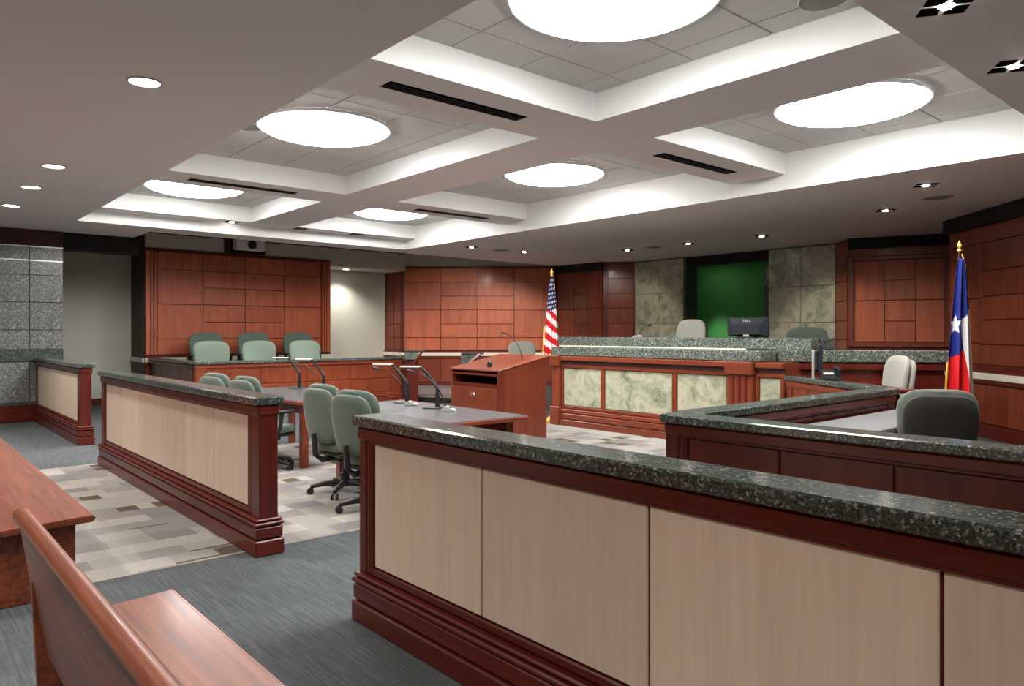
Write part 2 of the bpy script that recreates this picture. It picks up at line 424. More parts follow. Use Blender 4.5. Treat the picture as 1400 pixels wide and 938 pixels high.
# ------------------------------------------------------------------ walls
ROWS = [1.04, 1.37, 1.73, 2.10, 2.47, 2.83, 3.2]
def wall(name, a, b, z1=3.78, mat='cherry_z', thick=0.2, z0=0.0):
    loc, rz, Lw = frame_of(a, b)
    t = empty(name, loc, rz); struct(t)
    box('wall_core', mat, t, 0, Lw, 0.0, thick, z0, z1)
    return t, Lw
def panels(t, cells, mat='cherry_z', d=0.022, g=0.007, c=0.006):
    for (x0, x1, z0, z1) in cells: box('panel', mat, t, x0 + g, x1 - g, -d, 0.002, z0 + g, z1 - g, c)
def tall_grid(cols, z=ROWS):
    """outer columns in tall panels, inner columns in half-height ones"""
    out = []; nc = len(cols) - 1
    for i in range(nc):
        a, b = cols[i], cols[i + 1]
        if i in (0, nc - 1): zz = [z[0], z[1], z[3], z[5], z[6]]
        else: zz = z
        out += [(a, b, p, q) for p, q in zip(zz, zz[1:])]
    return out
def chair_rail(t, x0, x1, z=0.93):
    box('chair_rail', 'stone', t, x0, x1, -0.07, 0.0, z - .04, z + .055, 0.006)
    box('rail_molding', 'mahog_x', t, x0, x1, -0.05, 0.0, z - .10, z - .04, 0.006)
    box('rail_molding', 'mahog_x', t, x0, x1, -0.045, 0.0, z + .055, z + .10, 0.006)
def dado(t, x0, x1, step=0.95, top=0.82):
    k = max(1, round((x1 - x0) / step)); w_ = (x1 - x0) / k
    panels(t, [(x0 + i * w_, x0 + (i + 1) * w_, 0.2, top) for i in range(k)])
    box('base_board', 'mahog_x', t, x0, x1, -0.05, 0.0, 0.0, 0.18, 0.008)

# granite wall at the far left
t, Lw = wall('wall_left', (-5, 14.7), (2.47, 14.7), 3.6, 'groove', 0.5)
xs = [0.0, 1.2, 2.45, 3.7, 4.95, 6.2, 6.98, 7.47]
for a, b in zip(xs, xs[1:]):
    for z0, z1 in ((0.33, 1.02), (1.22, 1.55), (1.55, 2.02), (2.02, 2.48), (2.48, 2.73), (2.73, 2.96)):
        box('granite_tile', 'granite_wall', t, a + .004, b - .004, -0.03, 0.0, z0 + .004, z1 - .004, 0.003)
box('granite_band', 'granite', t, 0, Lw, -0.06, 0.0, 1.02, 1.22, 0.008)
box('granite_band', 'granite', t, 0, Lw, -0.045, 0.0, 0.28, 0.33, 0.006)
box('header_panel', 'darkwood', t, 0, Lw, -0.035, 0.0, 2.97, SZ + .1)
box('steel_strip', 'chrome', t, 0, Lw, -0.04, -0.03, 2.955, 2.972); box('steel_strip', 'chrome', t, 5.0, Lw, -0.036, -0.03, 2.72, 2.735)
box('base_board', 'mahog_x', t, 0, Lw, -0.06, 0.0, 0.0, 0.15, 0.01); box('base_board', 'mahog_x', t, 0, Lw, -0.045, 0.0, 0.15, 0.28, 0.01)
# corridor / alcove plaster wall
t, Lw = wall('wall_corridor', (0.5, 17.3), (11.5, 17.3), 3.78, 'beige')
box('base_board', 'mahog_x', t, 0, Lw, -0.03, 0.0, 0.0, 0.12, 0.006)
t, Lw = wall('wall_corridor_end', (0.5, 14.7), (0.5, 17.3), 3.78, 'beige')
struct(box('trim', 'dark', None, 2.47, 3.72, 14.75, 15.1, 2.95, 3.79)).name = 'trim_corridor_header'
# jury wall
JY = 16.3
t, Lw = wall('wall_jury', (4.2, JY), (8.34, JY), 3.2, 'mahog_z', 0.9)
X = lambda v: v - 4.2
cols = [X(4.43), X(5.35), X(6.27), X(7.19), X(8.11)]
panels(t, tall_grid(cols), 'veneer_z')
for a, b in ((0, .09), (.105, .15), (.165, .22)):
    box('stile', 'veneer_z', t, a, b, -0.05, 0.0, 1.04, 3.2, 0.006); box('stile', 'veneer_z', t, Lw - b, Lw - a, -0.05, 0.0, 1.04, 3.2, 0.006)
box('top_rail', 'mahog_x', t, 0, Lw, -0.06, 0.0, 3.2, 3.25, 0.01)
chair_rail(t, -0.02, Lw + .02); dado(t, 0.02, Lw - .02)
f = box('fascia', 'beige', t, 0, 6.35, -0.01, 0.5, 3.25, 3.56); box('fascia_shade', 'dark', t, 0, 6.35, -0.005, 0.45, 3.56, 3.79)  # black band over the fascia, painted where shade falls
box('alcove_soffit', 'beige', t, Lw + .001, 6.3, 0.0, 0.98, 3.12, 3.25)
box('return_panel', 'darkwood', t, -0.02, 0.0, 0.0, 0.99, 0.0, 3.5); box('return_rail', 'stone', t, -0.05, -0.02, 0.0, 0.99, 0.89, 0.985)
downlight(9.05, 16.8, 3.12, 'small downlight over the plaster alcove beside the jury wall', 0.09, 70, 125)
# diagonal panelled wall between the jury and the bench
A, B = (10.5, 16.45), (13.5, 13.82)
t, Lw = wall('wall_diagonal', A, B, 3.2, 'mahog_z')
k = Lw / 4.13
cols = [0.06, 1.06 * k, 2.05 * k, 3.06 * k, Lw - .03]
panels(t, tall_grid(cols), 'veneer_z'); chair_rail(t, 0, Lw); dado(t, 0.03, Lw, 1.0)
box('top_rail', 'mahog_x', t, 0, Lw, -0.045, 0.0, 3.2, 3.25, 0.01)
box('fascia', 'beige', t, 0, Lw, -0.01, 0.2, 3.25, 3.79)
t, Lw = wall('wall_return', (10.5, 17.3), (10.5, 16.45), 3.2, 'mahog_z')
panels(t, [(.12, .46, p, q) for p, q in zip(ROWS, ROWS[1:])] + [(.48, .82, p, q) for p, q in zip(ROWS, ROWS[1:])])
chair_rail(t, 0, Lw + .02); dado(t, 0, Lw); box('fascia', 'beige', t, 0, Lw, -0.01, .2, 3.2, 3.79)
# panels left of the bench marble
t, Lw = wall('wall_bench_left', (13.58, 13.86), (13.58, 12.13), 3.78, 'mahog_z')
cols = [0.15, .72, 1.2, Lw - .05]
cells = []
for i in range(3):
    zz = [0.9, 2.1, 3.7] if i != 1 else [0.9, 1.73, 2.1, 2.47, 3.7]
    cells += [(cols[i], cols[i + 1], p, q) for p, q in zip(zz, zz[1:])]
panels(t, cells); dado(t, 0, Lw); box('shade_header', 'dark', t, 0, Lw, -.08, .02, 3.05, 3.249)  # dark reveal band; its black also paints the shade at the wall top
t, Lw = wall('wall_bench_return_left', (13.58, 12.13), (14.15, 11.56), 3.78, 'mahog_z')
panels(t, [(.1, Lw - .08, p, q) for p, q in zip(ROWS, ROWS[1:])]); dado(t, 0, Lw)
# bench wall of green marble with the opening to the green passage
def marble_wall(name, y0, y1):
    t, Lw = wall(name, (14.15, y0), (14.15, y1), 3.6, 'groove', 0.35)
    for a, b in ((0.0, Lw / 2), (Lw / 2, Lw)):
        for z0, z1 in ((0.0, .98), (.98, 1.71), (1.71, 2.44), (2.44, 3.23)):
            box('marble_tile', 'marble', t, a + .004, b - .004, -0.03, 0.0, z0 + .004, z1 - .004, 0.003)
    return t, Lw
t, Lw = marble_wall('wall_marble_left', 11.56, 10.16)
box('edge_trim', 'chrome', t, -0.02, 0.01, -0.05, -0.03, 0.0, 3.2)
box('jamb', 'granite', t, Lw, Lw + .05, 0.0, 0.45, 0.0, 3.24)
t, Lw = marble_wall('wall_marble_right', 8.01, 6.6)
box('jamb', 'granite', t, -0.06, 0.0, 0.0, 0.45, 0.0, 2.85); box('jamb_block', 'speaker', t, -0.07, 0.0, -0.02, 0.45, 2.62, 2.87)
box('jamb', 'granite', t, -0.38, -0.08, 0.45, 0.75, 0.0, 2.8)
t, Lw = wall('wall_passage', (15.9, 12.5), (15.9, 5.5), 3.6, 'green')
downlight(15.2, 10.3, 3.2, 'downlight over the green passage behind the bench', .09, 130, 62)
struct(box('trim', 'dark', None, 14.2, 14.5, 8.01, 10.16, 3.05, 3.3)).name = 'trim_opening_header'
# right of the marble
t, Lw = wall('wall_bench_return_right', (14.15, 6.6), (13.71, 6.16), 3.78, 'mahog_z')
panels(t, [(.03, Lw - .03, p, q) for p, q in zip(ROWS, ROWS[1:])])
t, Lw = wall('wall_bench_right', (13.71, 6.16), (14.31, 4.63), 3.78, 'mahog_z')
panels(t, [(.0, Lw, 2.9, 3.7), (0, Lw, .2, .85)]); box('shade_header', 'dark', t, 0, Lw, -.08, .02, 3.05, 3.249)  # shade at the wall top painted along with the dark reveal
box('frame_stile', 'cherry_z', t, 0.0, .09, -0.06, 0.0, 1.24, 2.9, .01); box('frame_stile', 'cherry_z', t, Lw - .09, Lw, -0.06, 0.0, 1.24, 2.9, .01)
box('frame_rail', 'cherry_x', t, .09, Lw - .09, -0.06, 0.0, 1.24, 1.32, .01); box('frame_rail', 'cherry_x', t, .09, Lw - .09, -0.06, 0.0, 2.83, 2.9, .01)
cols = [.09, .60, 1.1, Lw - .09]
cells = []
for i in range(3):
    zz = [1.33, 2.09, 2.82] if i != 1 else [1.33, 1.71, 2.09, 2.46, 2.82]
    cells += [(cols[i], cols[i + 1], p, q) for p, q in zip(zz, zz[1:])]
panels(t, cells, 'veneer_z')
# right diagonal wall
A, B = (12.72, 4.14), (7.5, -1.08)
t, Lw = wall('wall_right', A, B, 3.78, 'mahog_z')
c0 = 0.93
cells = [(0.05, c0, p, q) for p, q in zip([1.04, 1.35, 2.0, 2.8, 3.7], [1.35, 2.0, 2.8, 3.7])]
x = c0
k = 0
while x < Lw - .2:
    x2 = min(x + 1.02, Lw)
    zz = [1.04, 1.33, 1.68, 2.02, 2.38, 2.79, 3.7] if k % 4 < 2 else [1.04, 1.33, 2.02, 2.79, 3.7]
    cells += [(x, x2, p, q) for p, q in zip(zz, zz[1:])]; x = x2; k += 1
panels(t, cells); chair_rail(t, 0, Lw, 0.87); dado(t, 0.05, Lw, .5, .76)
box('shade_header', 'dark', t, 0, Lw, -.10, .02, 3.03, 3.249)  # black header, part dark reveal, part painted shade
t, Lw = wall('wall_right_jog', (14.31, 4.63), (12.72, 4.14), 3.78, 'mahog_z')
# behind the camera
wall('wall_near', (7.5, -1.08), (7.5, -4), 3.3, 'beige'); wall('wall_front', (7.5, -4), (-5, -4), 3.3, 'beige'); wall('wall_back', (-5, -4), (-5, 14.7), 3.3, 'beige')

# ------------------------------------------------------------------ projector in the jury fascia
t = thing('projector', 'white projector in a dark niche above the jury wall', 'projector', (6.27, JY - .02, 3.30))
box('niche', 'darkwood', t, -0.47, 0.42, -0.1, 0.0, -0.04, 0.34, .01); box('niche_face', 'slot', t, -0.38, 0.38, -0.105, -0.1, -0.02, 0.32)
b_ = box('body', 'white', t, -0.33, 0.33, -0.34, -0.105, 0.02, 0.26, .025)
bm = bmesh.new(); add_lathe(bm, [(.095, 0), (.095, .03), (.07, .05), (.03, .045)], 24); bmesh.ops.rotate(bm, matrix=Matrix.Rotation(PI / 2, 3, 'X'), verts=bm.verts[:])
bm_obj('lens', bm, 'black', t, (0.02, -0.34, 0.14), smooth=True)

# ------------------------------------------------------------------ panelled rails
def rail(name, label, cat, a, b, H, th, cols, z0, z1, pmat, wd='mahog', cap='granite', cap_h=0.055, base=True, cap_over=(0, 0), both=True, rows=None, group=None, ends=True):
    loc, rz, Lr = frame_of(a, b)
    t = thing(name, label, cat, loc, rz, group)
    zt = H - cap_h
    box('core', wd + '_x', t, 0.012, Lr - .012, 0.02, th - .02, 0.02, zt)
    if ends:
        for p, q in ((0, cols[0][0] - .07), (cols[-1][1] + .07, Lr)):
            if q - p > .015: box('post', wd + '_z', t, p, q, 0.0, th, 0.02, zt - .002, 0.006)
    box('top_rail', wd + '_x', t, -0.008, Lr + .008, -0.012, th + .012, zt - .075, zt - .001, 0.012)
    lo, hi = cols[0][0], cols[-1][1]
    for f in ((-1, 1) if both else (-1,)):
        y = (lambda v: v) if f < 0 else (lambda v: th - v)
        def fb(nm_, m_, x0, x1, ya, yb, za, zb, c): 
            p, q = sorted((y(ya), y(yb))); return box(nm_, m_, t, x0, x1, p, q, za, zb, c)
        # stepped frame around the panels
        fb('frame_molding', wd + '_x', lo - .045, hi + .045, 0.004, 0.022, z1 + .006, zt - .075, .006)
        fb('frame_molding', wd + '_x', lo - .045, hi + .045, -0.004, 0.022, z1 + .05 if zt - .075 - z1 > .07 else z1 + .02, zt - .074, .006)
        fb('frame_molding', wd + '_x', lo - .045, hi + .045, 0.004, 0.022, z0 - .045, z0 - .006, .006)
        for p, q in ((lo - .065, lo - .028), (lo - .026, lo - .007), (hi + .007, hi + .026), (hi + .028, hi + .065)):
            fb('frame_molding', wd + '_z', p, q, 0.002, 0.022, z0 - .04, zt - .075, .005)
        for i, (p, q) in enumerate(cols):
            rr = rows or [(z0, z1)]
            pm = pmat if isinstance(pmat, str) else pmat[i]
            for za, zb in rr: fb('panel', pm, p + .005, q - .005, 0.008, 0.022, za + .003, zb - .003, .004)
    if base:
        zz = z0 - .05
        for d, p, q in ((.036, 0.0, .105), (.028, .115, zz - .058), (.036, zz - .05, zz - .026), (.026, zz - .02, zz)):
            box('base_molding', wd + '_x', t, -d * .6, Lr + d * .6, -d, th + d, p, q, .007)
        box('base_core', 'groove', t, 0, Lr, -0.012, th + .012, 0.0, zz - .004)
    if cap:
        box('granite_cap', cap, t, -0.02 - cap_over[0], Lr + .02 + cap_over[1], -0.035, th + .035, zt, H, .008)
    return t
Y0 = 3.42
ys = [3.28, 2.405, 1.525, 0.645, -0.235, -1.115]
rail('gallery_partition', 'long nearest gallery partition with pale maple panels and granite cap, in front of camera', 'partition', (1.92, Y0), (1.92, -1.3), 1.068, .13,
     [(Y0 - p, Y0 - q) for p, q in zip(ys, ys[1:])], .30, .935, 'maple')
Y0 = 9.32
ys = [9.12, 8.43, 7.74, 7.06, 6.38, 5.70, 5.02]
rail('gallery_partition', 'middle gallery partition with six maple panels, between the pews and green chairs', 'partition', (1.945, Y0), (1.945, 4.80), 1.068, .13,
     [(Y0 - p, Y0 - q) for p, q in zip(ys, ys[1:])], .30, .935, 'maple')
rail('gallery_partition', 'farthest short partition with one maple panel against the granite wall', 'partition', (2.07, 14.64), (2.07, 11.1), 1.085, .13, [(.12, 3.31)], .30, .94, 'maple')
# dark rails around the clerk's desk
rail('clerk_rail', 'dark red wood rail with granite cap running behind the nearest partition', 'partition', (3.84, 2.9), (3.84, -1.4), .98, .13,
     [(.17 + .615 * i, .17 + .615 * (i + 1)) for i in range(6)], .28, .84, 'mahog_z', cap_over=(0, 0))
rail('clerk_rail', 'low granite-capped rail behind the grey clerk desk', 'partition', (7.2, 2.93), (4.04, 2.93), .98, .13,
     [(.15 + .71 * i, .15 + .71 * (i + 1)) for i in range(4)], .28, .84, 'mahog_z')
rail('clerk_rail', 'slanting orange wood rail between the bench corner and the clerk desk', 'partition', (8.36, 4.5), (7.26, 3.03), .98, .11,
     [(.12 + .4 * i, .12 + .4 * (i + 1)) for i in range(4)], .28, .86, 'cherry_z', wd='cherry')
# jury box front and side
jb = [4.53, 5.44, 6.36, 7.30, 8.25]
JF = 13.35
rail('jury_box_rail', 'front rail of the jury box, cherry panels under a granite ledge', 'partition', (4.27, JF), (8.5, JF), .99, .13,
     [(p - 4.27, q - 4.27) for p, q in zip(jb, jb[1:])], .26, .86, 'cherry_z', wd='cherry', rows=[(.26, .54), (.55, .86)])
rail('jury_box_rail', 'side rail of the jury box running back to the panelled wall', 'partition', (4.27, 16.2), (4.27, 13.55), .99, .11,
     [(.12 + .6 * i, .12 + .6 * (i + 1)) for i in range(4)], .26, .86, 'mahog_z')
rail('jury_box_rail', 'angled dark end rail of the jury box beside the witness stand', 'partition', (8.64, 13.52), (9.50, 14.38), .99, .11, [(.12, 1.08)], .26, .86, 'mahog_z')
struct(box('floor', 'carpet', None, 4.42, 8.55, 13.6, 14.85, 0, .10)).name = 'floor_jury_dais'
struct(box('floor', 'carpet', None, 4.42, 8.33, 14.85, 16.2, 0, .26)).name = 'floor_jury_upper_dais'

# ------------------------------------------------------------------ judge bench
loc, rz, Lb = frame_of((8.45, 8.62), (8.45, 4.58))
t = thing('judge_bench', 'long judge bench faced with green marble panels and two granite tiers', 'bench', loc, rz)
box('front_core', 'cherry_x', t, 0, Lb, 0.03, .55, .02, 1.13)
for p, q in ((.21, 1.01), (1.10, 2.35), (2.44, 3.22), (3.70, 3.98)):
    box('marble_panel', 'marble', t, p, q, 0.008, .032, .33, .93, .005)
for p, q in ((.16, .205), (1.015, 1.095), (2.355, 2.435), (3.225, 3.27), (3.64, 3.695), (3.985, 4.04)):
    box('stile', 'cherry_z', t, p, q, -0.01, .03, .30, .96, .008)
for p, q in ((0.0, .155), (3.275, 3.635)):
    pl = box('pilaster', 'cherry_z', t, p, q, -0.07, .03, .0, 1.04, .01)
    w_ = (q - p)
    for k in (.25, .5, .75):
        if w_ > .2: box('flute', 'mahog_z', t, p + w_ * k - .015, p + w_ * k + .015, -0.085, -.068, .32, .95, .005)
    box('pilaster_capital', 'cherry_x', t, p - .02, q + .02, -0.11, .03, .96, 1.13, .012); box('pilaster_base', 'cherry_x', t, p - .02, q + .02, -0.10, .03, 0, .30, .012)
for d, p, q in ((.07, 0, .10), (.055, .11, .2), (.045, .21, .27), (.02, .275, .325)):
    for a_, b_ in ((.18, 3.25), (3.66, 4.04)): box('base_molding', 'cherry_x', t, a_, b_, -d, .03, p, q, .008)
for a_, b_ in ((.18, 3.25), (3.66, 4.04)):
    box('top_molding', 'cherry_x', t, a_, b_, -0.015, .03, .935, .99, .006); box('top_groove', 'groove', t, a_, b_, -0.005, .03, .99, 1.045)
    box('top_molding', 'cherry_x', t, a_, b_, -0.06, .03, 1.05, 1.125, .012)
box('granite_ledge', 'granite_bench', t, -.03, Lb - .3, -0.04, .62, 1.13, 1.27, .01)
box('granite_tier', 'granite_bench', t, -.50, 3.22, 0.52, 1.1, 1.27, 1.425, .01); box('painted_glint', 'stone', t, -.50, 3.22, 0.50, .52, 1.262, 1.285); box('granite_tier', 'granite_bench', t, 3.22, 4.15, .46, 1.1, 1.275, 1.43, .01)  # pale strip painted for the glint along the ledge
box('tier_core', 'cherry_x', t, -.45, 4.12, .62, 1.05, .02, 1.27)
t2, rz2, Lw2 = frame_of((8.62, 4.86), (9.95, 3.28))
wg = empty('bench_wing', t2, rz2)
box('front_core', 'mahog_x', wg, 0.05, Lw2, .02, .4, 0, 1.12)
for k in range(4): box('panel', 'mahog_z', wg, .1 + k * .48, .56 + k * .48, 0, .022, .3, .9, .005)
box('top_molding', 'mahog_x', wg, .05, Lw2, -0.04, .02, 1.03, 1.11, .01); box('base_molding', 'mahog_x', wg, .05, Lw2, -0.04, .02, 0, .25, .01)
box('granite_ledge', 'granite_bench', wg, 0.1, Lw2 + .02, -0.06, .45, 1.13, 1.28, .01)
bench = t
rel = (Matrix.Translation(Vector(loc)) @ Matrix.Rotation(rz, 4, 'Z')).inverted() @ (Matrix.Translation(Vector(t2)) @ Matrix.Rotation(rz2, 4, 'Z'))
for ch in list(wg.children):           # the wing is joined to the bench: its boards are parts of the bench
    m_ = rel @ Matrix.Translation(ch.location); ch.parent = bench; ch.location = m_.translation; ch.rotation_euler = m_.to_euler()
    ch.name = 'wing_' + ch.name.split('.')[0]
bpy.data.objects.remove(wg)
struct(box('floor', 'carpet', None, 9.75, 13.5, 5.2, 11.0, 0, .40)).name = 'floor_bench_dais'
# witness platform
po = prism('floor_witness_platform', 'laminate', None, [(8.75, 13.35), (10.3, 10.9), (11.3, 9.9), (13.5, 11.9), (13.4, 13.75), (10.6, 16.2), (9.9, 16.2)], 0, .12); struct(po)
prism('riser', 'dark', po, [(8.74, 13.34), (10.295, 10.885), (10.31, 10.9), (8.76, 13.36)], 0.0, .115)

# ------------------------------------------------------------------ office chairs
def pad(bm, w_top, w_bot, h, th, zc, yc, curve=0.35, tilt=0.0, nu=40, top_r=0.4):
    """cushion with a rounded outline: wide rounded top, narrower bottom"""
    out = []
    for k in range(nu):
        a = 2 * PI * k / nu; cx_, sz = math.cos(a), math.sin(a)
        p = 2.0 / (3.6 if sz > 0 else 4.2)
        x = math.copysign(abs(cx_) ** p, cx_); z = math.copysign(abs(sz) ** p, sz)
        w_ = (w_bot + (w_top - w_bot) * (z + 1) / 2) / 2
        out.append((x * w_, z * h / 2))
    rings = []
    for s, d in ((.45, -.5), (.75, -.48), (.93, -.38), (.99, -.18), (1, 0), (.99, .18), (.93, .38), (.75, .48), (.45, .5)):
        ring = []
        for x, z in out:
            X_, Z_ = x - math.copysign(min(abs(x), (1 - s) * .25), x), z - math.copysign(min(abs(z), (1 - s) * .25), z)
            y = yc + d * th + curve * X_ * X_ + tilt * Z_
            ring.append(bm.verts.new((X_, y, zc + Z_)))
        rings.append(ring)
    for a, b in zip(rings, rings[1:]):
        for k in range(nu): bm.faces.new((a[k], a[(k + 1) % nu], b[(k + 1) % nu], b[k]))
    bm.faces.new(rings[0][::-1]); bm.faces.new(rings[-1])
def make_chair(label, fab, back_fab=None, group=None, w_=.56):
    """five-star swivel chair facing +y"""
    t = thing('office_chair', label, 'chair', (0, 0, 0), 0, group)
    bm = bmesh.new(); pad(bm, w_ * .96, w_ * .82, .53, .075, .785, -.30, .35, -.14); bm_obj('backrest', bm, back_fab or fab, t, smooth=True)
    bm = bmesh.new(); pad(bm, w_ * 1.05, w_ * .84, .57, .08, .805, -.232, .35, -.14); bm_obj('back_cushion', bm, fab, t, smooth=True)
    bm = bmesh.new(); pad(bm, .56, .50, .52, .10, 0, 0, 0, 0)
    bmesh.ops.rotate(bm, matrix=Matrix.Rotation(-PI / 2, 3, 'X'), verts=bm.verts[:]); bmesh.ops.translate(bm, vec=(0, .03, .47), verts=bm.verts[:])
    bm_obj('seat', bm, fab, t, smooth=True)
    box('seat_pan', 'black', t, -.22, .22, -.2, .24, .385, .425, .01)
    box('mechanism', 'black', t, -.09, .09, -.14, .14, .33, .39, .01)
    tube('back_bar', 'black', t, [(0, -.05, .37), (0, -.26, .36), (0, -.335, .42), (0, -.355, .62)], [.03, .03, .03, .024])
    lathe('gas_column', 'black', t, [(.045, .11), (.045, .2), (.03, .21), (.03, .34)], 16)
    lathe('hub', 'black', t, [(.055, .075), (.06, .09), (.055, .125), (.03, .13)], 16)
    for k in range(5):
        a = k * 2 * PI / 5 + .35; dx, dy = math.cos(a), math.sin(a)
        bm = bmesh.new(); add_tube(bm, [(dx * .04, dy * .04, .105), (dx * .2, dy * .2, .098), (dx * .33, dy * .33, .075)], [.032, .026, .018], 8); bl = bm_obj('base_leg', bm, 'black', t, smooth=True)
        bm = bmesh.new()
        for s_ in (-1, 1):
            q = Vector((-dy, dx, 0)) * .016 * s_
            add_tube(bm, [Vector((dx * .33, dy * .33, .032)) + q, Vector((dx * .33, dy * .33, .032)) + q * 1.9], .032, 12)
        bm_obj('caster', bm, 'black', bl, smooth=True)
    for s_ in (-1, 1):
        ap = tube('arm_post', 'black', t, [(s_ * .16, -.02, .40), (s_ * .30, -.03, .41), (s_ * .325, -.02, .50), (s_ * .325, 0, .67)], [.02, .022, .022, .026])
        box('arm_pad', 'black', ap, s_ * .325 - .045, s_ * .325 + .045, -.13, .15, .665, .70, .012)
    return t
def put(src, x, y, z, rz, label, group, sc=1.0, first=False):
    o = src if first else copy_tree(src)
    o.location = (x, y, z); o.rotation_euler = (0, 0, rz); o.scale = sc if isinstance(sc, tuple) else (sc, sc, sc); tag(o, label, 'chair', group); return o
G = 'sage green swivel chairs'
gc = make_chair('chair', 'sage')
put(gc, 3.33, 6.20, 0, -PI / 2 + .12, 'sage green swivel chair at the near table, whole star base in view', G, .95, True)
put(gc, 3.20, 5.40, 0, -PI / 2 + .2, 'sage green swivel chair partly hidden by the end of the nearest partition', G, .95)
put(gc, 3.22, 8.72, 0, -PI / 2 + .25, 'sage green chair showing only its top over the middle partition, left one', G, .95)
put(gc, 3.26, 7.86, 0, -PI / 2 + .15, 'sage green chair showing only its top over the middle partition, right one', G, .95)
GJ = 'sage jury chairs'
for i, (x, s_) in enumerate(((4.92, 'left'), (5.86, 'middle'), (6.84, 'right'))):
    put(gc, x, 14.22, .10, PI, 'pale sage jury chair in the front row, %s one' % s_, GJ, (1.27, 1.14, 1.14))
for i, (x, s_) in enumerate(((5.22, 'left'), (6.22, 'middle'), (7.24, 'right'))):
    put(gc, x, 15.42, .26, PI, 'pale sage jury chair in the back row against the panelled wall, %s one' % s_, GJ, (1.27, 1.14, 1.14))
pc = make_chair('chair', 'greysage', 'charcoal')
put(pc, 6.05, 2.12, 0, -.95, 'big dark-backed chair with grey green cushion at the grey clerk desk', 'single swivel chairs', 1.0, True)
wc = make_chair('chair', 'putty')
put(wc, 10.55, 11.75, .12, 2.45, 'putty grey chair at the witness stand behind the lectern', 'single swivel chairs', 1.1, True)
put(wc, 8.97, 3.73, 0, .75, 'putty chair turned sideways behind the slanting clerk rail', 'single swivel chairs', 1.13)
sc_ = make_chair('chair', 'slate')
put(sc_, 10.25, 5.25, .40, 1.9, 'dark grey green chair behind the right end of the judge bench', 'single swivel chairs', 1.09, True)
# judge's chair: broad square back
t = thing('judge_chair', 'high pale executive chair behind the judge bench', 'chair', (10.25, 7.42, .40), PI / 2)
bm = bmesh.new(); pad(bm, .60, .60, .74, .10, .96, -.28, .15, -.1); bm_obj('backrest', bm, 'putty', t, smooth=True)
box('back_shell', 'charcoal', t, -.30, .30, -.37, -.30, .58, 1.26, .03)
bm = bmesh.new(); pad(bm, .58, .54, .54, .11, 0, 0); bmesh.ops.rotate(bm, matrix=Matrix.Rotation(-PI / 2, 3, 'X'), verts=bm.verts[:]); bmesh.ops.translate(bm, vec=(0, .03, .5), verts=bm.verts[:])
bm_obj('seat', bm, 'putty', t, smooth=True)
lathe('gas_column', 'black', t, [(.045, .08), (.045, .24), (.03, .25), (.03, .45)], 16)
box('back_bar', 'black', t, -.03, .03, -.36, -.1, .40, .62, .01)
for k in range(5):
    a = k * 2 * PI / 5; tube('base_leg', 'black', t, [(0, 0, .10), (.33 * math.cos(a), .33 * math.sin(a), .05)], [.03, .02]); lathe('caster', 'black', t, [(.02, 0), (.03, .015), (.03, .045), (.02, .06)], 12, (.33 * math.cos(a), .33 * math.sin(a), 0))
for s_ in (-1, 1): box('arm', 'black', t, s_ * .33 - .03, s_ * .33 + .03, -.25, .15, .68, .74, .012)

# ------------------------------------------------------------------ tables
def table(label, x0, x1, y0, y1, z=.76):
    t = thing('counsel_table', label, 'table', ((x0 + x1) / 2, (y0 + y1) / 2, 0), 0, 'counsel tables')
    a, b = (x1 - x0) / 2, (y1 - y0) / 2
    box('tabletop', 'laminate_d', t, -a, a, -b, b, z - .022, z, .004)
    box('edge_band', 'cherry_x', t, -a - .012, a + .012, -b - .012, b + .012, z - .045, z - .008, .006)
    for sx in (-1, 1):
        box('apron', 'mahog_y', t, sx * (a - .13) - .012, sx * (a - .13) + .012, -b + .14, b - .14, z - .16, z - .045)
        for sy in (-1, 1): box('leg', 'cherry_z', t, sx * (a - .13) - .04, sx * (a - .13) + .04, sy * (b - .12) - .04, sy * (b - .12) + .04, 0, z - .045, .006)
    for sy in (-1, 1): box('apron', 'mahog_x', t, -a + .14, a - .14, sy * (b - .12) - .012, sy * (b - .12) + .012, z - .16, z - .045)
table('grey-topped counsel table beside the lectern, nearer one', 3.46, 4.42, 4.86, 6.88)
table('grey-topped counsel table before the jury box, farther one', 3.46, 4.42, 7.50, 9.60)
t = thing('clerk_desk', 'long pale grey laminate desk inside the dark rail', 'desk', (4.3, 2.1, 0))
box('desktop', 'laminate', t, 0, 3.1, .12, .64, .76, .80, .006); box('end_panel', 'laminate', t, 2.75, 2.79, .14, .60, 0, .76, .004); box('end_panel', 'laminate', t, .1, .14, .14, .60, 0, .76, .004)
box('modesty_panel', 'mahog_x', t, .14, 2.75, .56, .60, .2, .76); dr = box('drawer_unit', 'mahog_z', t, 1.0, 1.35, .16, .55, .1, .755, .006)
lk = lathe('lock', 'chrome', t, [(.012, 0), (.014, .006), (.008, .01)], 12, (1.2, .15, .70))

